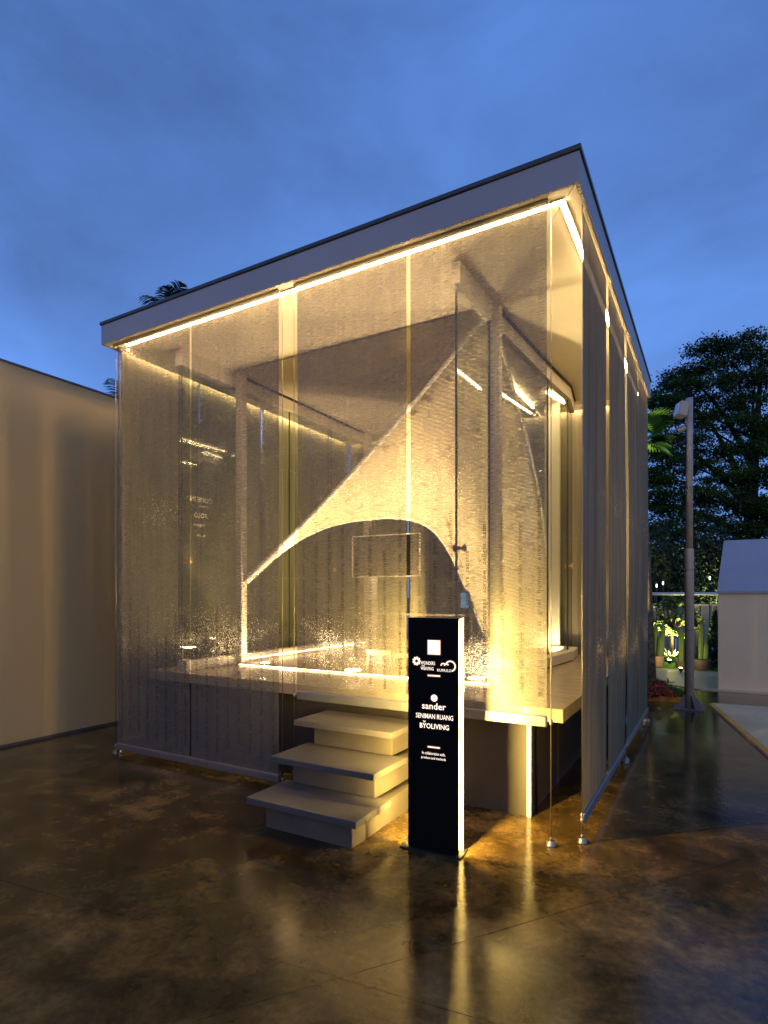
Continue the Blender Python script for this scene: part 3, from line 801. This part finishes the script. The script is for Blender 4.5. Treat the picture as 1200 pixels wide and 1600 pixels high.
def camera_part(z_, dx_, m_):
    CM = Matrix.Translation((px, py, z_)) @ Matrix.Rotation(R(28), 4, 'Z') @ Matrix.Rotation(R(-24), 4, 'Y')
    b_ = tube('camera_body', [CM @ Vector((-.06, 0, 0)), CM @ Vector((-.065, 0, 0)), CM @ Vector((-.175, 0, 0)), CM @ Vector((-.18, 0, 0))], [.02, .036, .036, .03], m_, pl, 14)
    tube('lens', [CM @ Vector((-.181, 0, 0)), CM @ Vector((-.186, 0, 0))], .026, 'tv', b_, 12)
    box('visor', -.195, -.07, -.037, .037, .037, .041, m_, b_, .001, CM)
camera_part(3.99, 0, 'lampbody'); camera_part(3.80, 0, 'blackmetal')

# ================================================================== KIOSK
ki = thing('kiosk', 'small beige house-shaped kiosk with a blue-grey sloping roof beside the yellow line', 'kiosk', (2.2, 8.4, 0))
KX0, KX1, KY0, KY1, KE, KR = .79, 4.2, 7.57, 9.6, 1.66, 2.60
box('wall', KX0, KX1, KY0, KY1, .012, KE - .002, 'kiosk', ki, .004)
V = [(KX0 - .02, KY0 - .03, KE), (KX1 + .02, KY0 - .03, KE), (KX1 - .3, KY0 + 1.0, KR), (KX0 + .09, KY0 + 1.0, KR), (KX1 + .02, KY1 + .03, KE), (KX0 - .02, KY1 + .03, KE)]
raw('roof', V, [(0, 1, 2, 3), (3, 2, 4, 5), (0, 3, 5), (1, 4, 2), (0, 5, 4, 1)], 'kioskroof', ki)
box('eave_trim', KX0 - .03, KX1 + .03, KY0 - .045, KY0 - .031, KE - .03, KE + .012, 'kioskroof', ki, .002)
wf = box('window_frame', 1.505, 2.5, KY0 - .018, KY0 - .002, .35, 1.60, 'white', ki, .003)
box('pane', 1.545, 2.46, KY0 - .0195, KY0 - .0183, .39, 1.56, 'screenpane' if 'screenpane' in MATS else 'steel', wf, 0)

# ================================================================== GARDEN BEYOND
rail = thing('white_rail', 'long white horizontal rail on slim posts in front of the garden', 'rail', (.2, 9.7, 0))
rp, rq = at(1012, 928, 12.2), at(1165, 928, 12.2)
rp.z = rq.z = 1.63
tube('top_rail', [rp, rq], .030, 'white', rail, 10)
for t_ in (.02, .97):
    c_ = rp.lerp(rq, t_); tube('rail_post', [(c_.x, c_.y, .01), (c_.x, c_.y, 1.60)], .02, 'white', rail, 8)
fen = thing('panel_fence', 'pale upright-panel fence closing the garden behind the cacti', 'fence', (0, 14.4, 0))
for k in range(22):
    x_ = -3.2 + k * .30
    box('slat', x_, x_ + .27, 14.35 + (k % 2) * .035, 14.38 + (k % 2) * .035, .03, 1.30 + .0 * k, 'fence', fen, .004)
box('fence_cap', -3.3, 3.5, 14.32, 14.46, 1.302, 1.36, 'lampbody', fen, .004)

def blades(name, base, n, ln, wd, tilt, m, parent, droop=.3, seed=1, a0=0, a1=360):
    """Rosette of strap leaves, one mesh each."""
    r_ = random.Random(seed)
    for i in range(n):
        a_ = R(a0 + (a1 - a0) * (i + r_.random() * .6) / n); tl = R(tilt * (.5 + r_.random()))
        L_ = ln * (.7 + .5 * r_.random()); V, F = [], []
        S = 6
        for k in range(S + 1):
            t = k / S; rr = L_ * t
            h_ = rr * math.cos(tl) - droop * L_ * t * t * .9; o_ = rr * math.sin(tl) + droop * L_ * t * t * .4
            wk = wd * (math.sin(math.pi * (.15 + .85 * t)) ** .8) * (1 if t < 1 else 0) + .001
            c_ = Vector((base[0] + math.cos(a_) * o_, base[1] + math.sin(a_) * o_, base[2] + h_))
            sd_ = Vector((-math.sin(a_), math.cos(a_), 0)) * wk * .5
            V += [c_ - sd_, c_ + Vector((0, 0, -.15 * wk)), c_ + sd_]
        for k in range(S):
            F += [(3 * k, 3 * k + 1, 3 * k + 4, 3 * k + 3), (3 * k + 1, 3 * k + 2, 3 * k + 5, 3 * k + 4)]
        raw(name, V, F, m, parent, True)

def ribbed(path, rad, ribs=8, depth=.22):
    V, F = [], []; n = ribs * 4
    path = [Vector(p) for p in path]
    for i, p in enumerate(path):
        for k in range(n):
            t = math.tau * k / n; r_ = rad[i] * (1 - depth * .5 + depth * .5 * math.cos(ribs * t))
            V.append(p + Vector((math.cos(t) * r_, math.sin(t) * r_, 0)))
    for i in range(len(path) - 1):
        for k in range(n): F.append((i * n + k, i * n + (k + 1) % n, (i + 1) * n + (k + 1) % n, (i + 1) * n + k))
    F.append(tuple(range((len(path) - 1) * n, len(path) * n)))
    return V, F
def cactus(label, base, stems, pot, potm):
    c_ = thing('potted_cactus', label, 'cactus', base, 'potted cacti along the lawn edge')
    bx, by, bz = base; pr, phh = pot
    tube('pot', [(bx, by, bz), (bx, by, bz + .01), (bx, by, bz + phh * .92), (bx, by, bz + phh)], [pr * .82, pr * .86, pr, pr * 1.05], potm, c_, 20)
    for dx, dy, hh, r_, bend in stems:
        pth, rd = [], []
        for k in range(9):
            t = k / 8
            pth.append((bx + dx * (1 + bend * t), by + dy, bz + phh * .8 + hh * t)); rd.append(r_ * (1.0 if t < .85 else (1 - (t - .85) * 5)) * (.85 + .15 * math.sin(t * 3)))
        V, F = ribbed(pth, rd)
        raw('stem', V, F, 'cactus', c_, True)
def gp(x, y): 
    D = 906 * 1.59 / (y - 930); p = at(x, y, D); return (p.x, p.y, .012)
b1_ = gp(1026, 1042)
cactus('branching cactus in a rounded terracotta pot, the leftmost one', b1_, [(-.06, 0, .62, .055, 1.1), (-.02, .05, .78, .055, .3), (.05, 0, .56, .065, .9), (.10, .02, .80, .05, .4)], (.15, .24), 'terracotta')
b2_ = gp(1065, 1044)
cactus('single-stem cactus in a low dark pot partly behind the lamp pole', b2_, [(-.01, 0, .78, .06, 0), (.09, .02, .40, .045, .2)], (.13, .16), 'darkpot')
b3_ = gp(1097, 1047)
cactus('tall and short cactus pair in a dark pot right of the lamp pole', b3_, [(-.03, 0, .88, .055, -.9), (.06, 0, .42, .055, .2)], (.17, .22), 'darkpot')

agp = at(1050, 1034, 13.6)
ag = thing('agave', 'pale agave with arching blades lit brightly from below', 'plant', (agp.x, agp.y, .03))
blades('leaf', (ag.location.x, ag.location.y, .03), 18, .50, .05, 42, 'leafagave', ag, .2, 3)
def uplight(label, x, y, energy, tilt, az, spread, col=(1, .84, .36)):
    up = thing('garden_uplight', label, 'light', (x, y, .02), 'garden uplights')
    tube('spike', [(x, y, .0), (x, y, .05)], .012, 'blackmetal', up, 8)
    tube('housing', [(x, y, .05), (x, y, .12)], [.035, .042], 'blackmetal', up, 14)
    tube('lamp_face', [(x, y, .1205), (x, y, .1245)], .034, 'uplight', up, 14)
    ld = bpy.data.lights.new('uplight_lamp', 'SPOT'); ld.energy = energy; ld.color = col
    ld.spot_size = R(spread); ld.spot_blend = .7; ld.shadow_soft_size = .04
    lo = bpy.data.objects.new('uplight_lamp', ld); COL.objects.link(lo); lo.parent = up
    lo.location = (0, 0, .13); lo.rotation_euler = (R(180 - tilt), 0, R(az))
g1 = at(1046, 1036, 13.25); g2 = gp(1086, 1051)
uplight('small uplight at the foot of the agave and the lit plumeria', g1.x, g1.y, 560, 14, 6, 150)
uplight('small added uplight in front of the pots right of the lamp pole', g2[0] - .25, g2[1] - .25, 30, 50, 12, 150)  # lamp added to brighten the cacti and pots
uplight('added unseen uplight at the foot of the fan palm behind the blind', -.95, 7.5, 1700, 7, -25, 60)  # unseen lamp added to brighten the palm leaves
uplight('added unseen uplight beyond the fence shining up into the large tree', 1.0, 15.2, 3200, 20, -6, 110, (1, .9, .42))  # unseen lamp added to green the underside of the crown

def branch_tree(name, label, base, pts, leafpts, m, lm, lsize, nper, spread, group=None, cat='tree', flat=.2, aspect=3.2):
    t_ = thing(name, label, cat, base, group)
    V, F = [], []
    for pth, r0, r1 in pts:
        v, f = tube_vf(pth, [r0 + (r1 - r0) * i / (len(pth) - 1) for i in range(len(pth))], 8)
        o_ = len(V); V += v; F += [tuple(i + o_ for i in q) for q in f]
    raw('trunk', V, F, m, t_, True)
    C_ = np.concatenate([np.array(c)[None] + nrg.normal(size=(nper, 3)) * np.array(spread) for c in leafpts])
    cards('crown', C_, None, lsize, lm, t_, aspect, flat=flat)
    return t_
# plumeria: forked bare limbs with rosettes of long leaves at their tips
def plumeria(label, base, tips, seed):
    t_ = thing('plumeria', label, 'tree', base, 'plumeria trees by the fence')
    V, F = [], []
    bx, by, bz = base
    fork = Vector((bx, by, bz + .75))
    for tp in tips:
        pth = [Vector(base), fork, fork.lerp(Vector(tp), .5) + Vector((0, 0, -.05)), Vector(tp)]
        v, f = tube_vf(pth, [.05, .04, .028, .02], 7); o_ = len(V); V += v; F += [tuple(i + o_ for i in q) for q in f]
    raw('trunk', V, F, 'bark', t_, True)
    for k, tp in enumerate(tips): blades('leaf', tp, 12, .30, .075, 70, 'leafplum', t_, .25, seed + k)
    return t_
pb = at(1050, 1036, 14.0); 
plumeria('plumeria with yellow-green leaf rosettes lit from below, left of the lamp pole', (pb.x, pb.y, .03),
         [at(1030, 962, 13.5), at(1042, 950, 13.9), at(1058, 957, 13.4), at(1034, 985, 13.2), at(1052, 988, 13.3), at(1066, 975, 13.8), at(1047, 938, 13.7), at(1028, 945, 14.0), at(1040, 972, 13.4), at(1062, 992, 13.3), at(1023, 972, 13.6), at(1070, 950, 13.9), at(1056, 942, 13.6)], 20)
pb = at(1090, 1036, 14.2)
plumeria('darker plumeria with drooping leaves half hidden by the lamp pole', (pb.x, pb.y, .03),
         [at(1085, 962, 14.1), at(1092, 972, 14.0), at(1074, 955, 14.3), at(1080, 985, 14.0)], 40)
# conifer
cb = at(1117, 1045, 12.6)
cn = thing('conifer', 'dark conical conifer beside the kiosk corner', 'tree', (cb.x, cb.y, .02))
tube('trunk', [(cb.x, cb.y, 0), (cb.x, cb.y, 1.2)], [.035, .01], 'barkdark', cn)
n_ = 2600; t_ = nrg.random(n_) ** 1.3; a_ = nrg.random(n_) * math.tau; r_ = (1 - t_) * .26 * np.sqrt(nrg.random(n_)) + .02
cards('crown', np.stack([cb.x + r_ * np.cos(a_), cb.y + r_ * np.sin(a_), .06 + t_ * 1.2], 1), None, .07, 'conifer', cn, 3)
fb_ = at(1106, 1046, 12.3)
fn = thing('spiky_plant', 'low dark spiky plant beside the conifer', 'plant', (fb_.x, fb_.y, .02))
blades('leaf', (fb_.x, fb_.y, .02), 22, .42, .03, 55, 'conifer', fn, .3, 9)
# bed: red ti plants and grass
for k, (x_, y_, lab) in enumerate(((1021, 1092, 'clump of red-leaved plants against the blind edge in the grass bed'), (1037, 1090, 'larger clump of red-leaved plants nearest the lamp pole in the grass bed'), (1030, 1080, 'red-leaved plant behind the two front clumps in the grass bed'))):
    D = 906 * 1.55 / (y_ - 930); p = at(x_, y_, D)
    rp_ = thing('red_plant', lab, 'plant', (p.x, p.y, .05), 'red plants in the bed')
    for q in range(7):
        qx, qy, qz = p.x + rng.uniform(-.14, .14), p.y + rng.uniform(-.12, .12), .07 + rng.random() * .16
        tube('stem', [(qx, qy, .04), (qx, qy, qz)], .005, 'bark', rp_, 5)
        blades('leaf', (qx, qy, qz), 9, .12, .032, 62, 'leafred', rp_, .3, 60 + k * 10 + q)
n_ = 9000
gx = nrg.uniform(-1.55, .44, n_); gy = nrg.uniform(5.8, 8.2, n_); keep = (gy > 5.80 + (gx + 1.6) * .15) & (gx < .46 - (gy - 6.0) * .35)
gx, gy = gx[keep], gy[keep]; n_ = len(gx)
hgt = .05 + .06 * nrg.random(n_); an = nrg.random(n_) * math.tau
V = np.empty((n_, 3, 3)); lean = nrg.normal(size=(n_, 2)) * .025
V[:, 0] = np.stack([gx - .006 * np.cos(an), gy - .006 * np.sin(an), np.full(n_, .05)], 1)
V[:, 1] = np.stack([gx + .006 * np.cos(an), gy + .006 * np.sin(an), np.full(n_, .05)], 1)
V[:, 2] = np.stack([gx + lean[:, 0], gy + lean[:, 1], .05 + hgt], 1)
go = raw('grass', V.reshape(-1, 3).tolist(), [(3 * i, 3 * i + 1, 3 * i + 2) for i in range(n_)], 'grass')
go['kind'] = 'stuff'; go['label'] = 'short green grass in the planting bed'

# ---- palms
def frond(root, az, el, ln, lw, parent, m, n=26, sag=.6):
    V, F = [], []; pts = []
    d0 = Vector((math.cos(az), math.sin(az), 0))
    for k in range(n + 1):
        t = k / n
        pts.append(Vector(root) + d0 * (ln * (t * math.cos(el) + .12 * t * t)) + Vector((0, 0, ln * (t * math.sin(el) - sag * t * t))))
    v, f = tube_vf(pts, [.022 * (1 - .85 * k / n) for k in range(n + 1)], 5); V += v; F += f
    sd_ = Vector((-d0.y, d0.x, 0))
    for k in range(3, n + 1):
        t = k / n; L_ = lw * (math.sin(math.pi * min(1, .12 + .86 * t)) ** .6) * (.85 + .3 * rng.random())
        tg = (pts[k] - pts[k - 1]).normalized()
        for s_ in (-1, 1):
            dr = (sd_ * s_ * .85 + tg * .55 + Vector((0, 0, -.35 + .25 * rng.random()))).normalized()
            p0 = pts[k]; p1 = p0 + dr * L_ * .55 + Vector((0, 0, .01)); p2 = p0 + dr * L_ + Vector((0, 0, -.18 * L_))
            wv = tg * (.035 * lw / .6); o_ = len(V)
            V += [p0 - wv * .5, p0 + wv * .5, p1 + wv * .6, p1 - wv * .6, p2]; F += [(o_, o_ + 1, o_ + 2, o_ + 3), (o_ + 3, o_ + 2, o_ + 4)]
    raw('frond', V, F, m, parent)
def palm(label, base, head, nf, ln, lw, m, seed, els=(70, -10)):
    t_ = thing('palm_tree', label, 'palm', base)
    base, head = Vector(base), Vector(head)
    pth = [base.lerp(head, k / 10) + Vector((.12 * math.sin(k * .3), 0, 0)) for k in range(11)]
    tube('trunk', pth, [.13 - .04 * k / 10 for k in range(11)], 'bark', t_, 10)
    r_ = random.Random(seed)
    for k in range(nf):
        frond(pth[-1], math.tau * k * .382 + r_.random() * .4, R(els[0] + (els[1] - els[0]) * k / nf), ln * (.8 + .4 * r_.random()), lw, t_, m, 22, .35 + .3 * k / nf)
h1 = at(272, 492, 15); palm('feathery palm top rising behind the left end of the roof', (h1.x, h1.y, 0), h1, 13, 1.15, .42, 'leaffar', 3, (85, 5))
h2 = at(196, 640, 17); palm('palm whose frond tip shows above the beige wall at the blind edge', (h2.x, h2.y, 0), h2, 12, 1.1, .4, 'leaffar', 5, (75, 0))
# mottled trunk and fan leaves right of the pavilion
pbx = at(1018, 1062, 10.75)
fp = thing('fan_palm', 'fan palm with mottled trunk and bright green leaves just past the pavilion', 'palm', (pbx.x, pbx.y, .03))
hd = at(1002, 690, 10.9)
pth = [Vector((pbx.x, pbx.y, .03)).lerp(hd, k / 10) for k in range(11)]
tube('trunk', pth, [.085 - .03 * k / 10 for k in range(11)], 'bark', fp, 12)
def fan(root, az, el, ln, stalk, parent):
    d0 = Vector((math.cos(az) * math.cos(el), math.sin(az) * math.cos(el), math.sin(el)))
    sd_ = d0.cross(Vector((0, 0, 1))).normalized(); nrm = sd_.cross(d0)
    c_ = Vector(root) + d0 * stalk
    V, F = tube_vf([root, c_], [.012, .008], 5)
    for k in range(25):
        t = R(-105 + 210 * k / 24); dr = d0 * math.cos(t) + sd_ * math.sin(t)
        sdw = (sd_ * math.cos(t) - d0 * math.sin(t)) * .028
        L_ = ln * (.78 + .22 * math.cos(t)); o_ = len(V)
        V += [c_, c_ + dr * L_ * .55 + sdw + nrm * .02, c_ + dr * L_ * .55 - sdw + nrm * .02, c_ + dr * L_ - nrm * L_ * .18]
        F += [(o_, o_ + 1, o_ + 2), (o_ + 1, o_ + 3, o_ + 2)]
    raw('fan_leaf', V, F, 'leafpalm', parent)
for az, el, ln, stk in ((-10, 35, .44, .22), (20, -5, .42, .2), (60, 45, .5, .3), (110, 30, .5, .3), (160, 20, .5, .3), (220, 30, .5, .3), (280, 40, .5, .3), (-40, 5, .42, .2), (320, -25, .45, .2)):
    fan(hd, R(az) + TH, R(el), ln, stk, fp)

# ---- rain tree: spreading limbs carrying flat layered pads of leaves
rt_base = at(1165, 1040, 21); rt_base.z = 0
rt = thing('rain_tree', 'large spreading dark tree with layered foliage behind the lamp pole', 'tree', tuple(rt_base))
pads = [  # photograph x, y, half width px, half height px, depth
    (1165, 535, 45, 14, 21), (1195, 560, 30, 18, 21), (1105, 540, 28, 9, 20), (1130, 565, 55, 14, 20.5), (1180, 590, 40, 16, 20),
    (1080, 580, 40, 12, 20.5), (1120, 600, 60, 14, 20), (1060, 605, 40, 10, 20), (1040, 625, 32, 9, 19.5), (1100, 628, 60, 13, 21), (1165, 630, 50, 16, 20),
    (1030, 655, 26, 9, 20), (1075, 655, 45, 11, 20.5), (1130, 665, 60, 14, 20), (1185, 670, 35, 16, 21), (1060, 685, 38, 11, 20), (1110, 700, 55, 13, 20.5),
    (1170, 705, 45, 16, 20), (1045, 715, 28, 10, 19.5), (1080, 730, 48, 12, 20.5), (1140, 740, 55, 14, 20), (1190, 745, 30, 18, 20), (1040, 752, 24, 9, 20),
    (1075, 768, 50, 12, 20), (1125, 778, 58, 15, 20.5), (1180, 790, 40, 18, 20), (1035, 790, 26, 9, 20), (1070, 805, 50, 14, 20), (1120, 820, 60, 17, 20.5),
    (1175, 830, 45, 20, 21), (1040, 830, 32, 14, 20), (1075, 850, 55, 18, 20.5), (1125, 865, 60, 20, 21), (1180, 870, 45, 20, 21), (1035, 865, 28, 16, 20.5), (1060, 890, 55, 20, 21), (1120, 905, 60, 22, 21.5), (1180, 915, 45, 22, 22), (1030, 915, 25, 18, 21.5), (1080, 925, 50, 18, 22)]
pads += [(1022, 700, 16, 14, 19.5), (1024, 770, 18, 14, 19.6), (1022, 825, 18, 16, 19.8), (1026, 880, 22, 18, 20), (1022, 740, 14, 12, 19.8), (1150, 950, 60, 22, 22), (1060, 950, 55, 20, 22)]
for _ in range(26): pads.append((1200 + rng.random() * 170, 560 + rng.random() * 340, 45, 15, 20 + rng.random() * 3))
P_ = []
for (x_, y_, rx, ry, D) in pads:
    c_ = at(x_, y_, D); k = D / 906
    nclus = int(10 + rx * .45)
    for q in range(nclus):     # twigs inside the pad, each a tight spray of leaflets
        th_ = rng.random() * math.tau; rr = math.sqrt(rng.random())
        ux_, uy_ = math.cos(th_) * rr * rx * k, math.sin(th_) * rr * rx * k * .8
        zc = (rng.random() - .5) * 2 * ry * k * (1 - .5 * rr) - .35 * rr * rr * ry * k
        cc = np.array([c_.x + ux_, c_.y + uy_, c_.z + zc])
        P_.append(cc + nrg.normal(size=(84, 3)) * np.array([.20, .20, .06]))
P_ = np.concatenate(P_)
cards('crown', P_, None, .095, 'leafdark', rt, 2.0, flat=.35)
V, F = [], []
tp = at(1172, 850, 21)
def limb(a_, b_, r0, r1, bend=.3):
    global V, F
    a_, b_ = Vector(a_), Vector(b_)
    pth = [a_.lerp(b_, k / 8) + Vector((0, 0, bend * math.sin(math.pi * k / 8))) for k in range(9)]
    v, f = tube_vf(pth, [r0 + (r1 - r0) * k / 8 for k in range(9)], 8); o_ = len(V); V += v; F += [tuple(i + o_ for i in q) for q in f]
limb(rt_base, tp, .42, .34, 0); limb(tp, at(1180, 640, 21), .26, .08); limb(tp, at(1190, 560, 21), .2, .05)
limb(at(1174, 800, 21), at(1115, 670, 20.5), .16, .05); limb(at(1174, 800, 21), at(1050, 690, 20), .14, .04); limb(tp, at(1040, 790, 20), .14, .04)
limb(at(1176, 730, 21), at(1090, 600, 20.5), .12, .03); limb(tp, at(1290, 700, 22), .2, .05); limb(at(1115, 670, 20.5), at(1045, 630, 19.8), .06, .02)
for (x_, y_, rx, ry, D) in pads[::2]:
    if x_ < 1200: limb(at(1176, min(840, y_ + 60), 21), at(x_, y_, D), .05, .015, .1)
raw('trunk', V, F, 'barkdark', rt, True)
# low hedge of dark shrubs along the back of the garden
hd_pts = []
for k in range(110):
    x_ = 1005 + rng.random() * 260; y_ = 850 + rng.random() * 115; c_ = at(x_, y_, 16.5 + rng.random() * 2)
    hd_pts.append(np.array(c_) + nrg.normal(size=(220, 3)) * np.array([.35, .35, .28]))
hg = thing('hedge', 'dark leafy hedge mass behind the garden fence', 'hedge', tuple(at(1080, 1030, 17)[:2]) + (0,))
cards('crown', np.concatenate(hd_pts), None, .13, 'leaffar', hg, 2.0)
V, F = [], []
for k in range(7):
    c_ = at(1012 + k * 32, 930, 17.2); v, f = tube_vf([(c_.x, c_.y, 0), (c_.x, c_.y, c_.z)], [.05, .02], 6); o_ = len(V); V += v; F += [tuple(i + o_ for i in q) for q in f]
raw('stems', V, F, 'barkdark', hg)
for (x_, y_, lab) in ((1036, 911, 'small distant lamp glimmering through the hedge, the larger one'), (1026, 915, 'small distant greenish lamp left of the larger glimmer'), (1109, 903, 'tiny distant lamp right of the lamp pole')):
    c_ = at(x_, y_, 15.6); fl = thing('distant_lamp', lab, 'lamp', (c_.x, c_.y, 0), 'distant lamps in the foliage')
    tube('lamp_post', [(c_.x, c_.y, 0), (c_.x, c_.y, c_.z - .05)], .015, 'blackmetal', fl, 6)
    tube('lamp_globe', [(c_.x, c_.y, c_.z - .049), (c_.x, c_.y, c_.z - .02), (c_.x, c_.y, c_.z + .02), (c_.x, c_.y, c_.z + .045)], [.012, .02, .02, .008], 'farlamp', fl, 10)
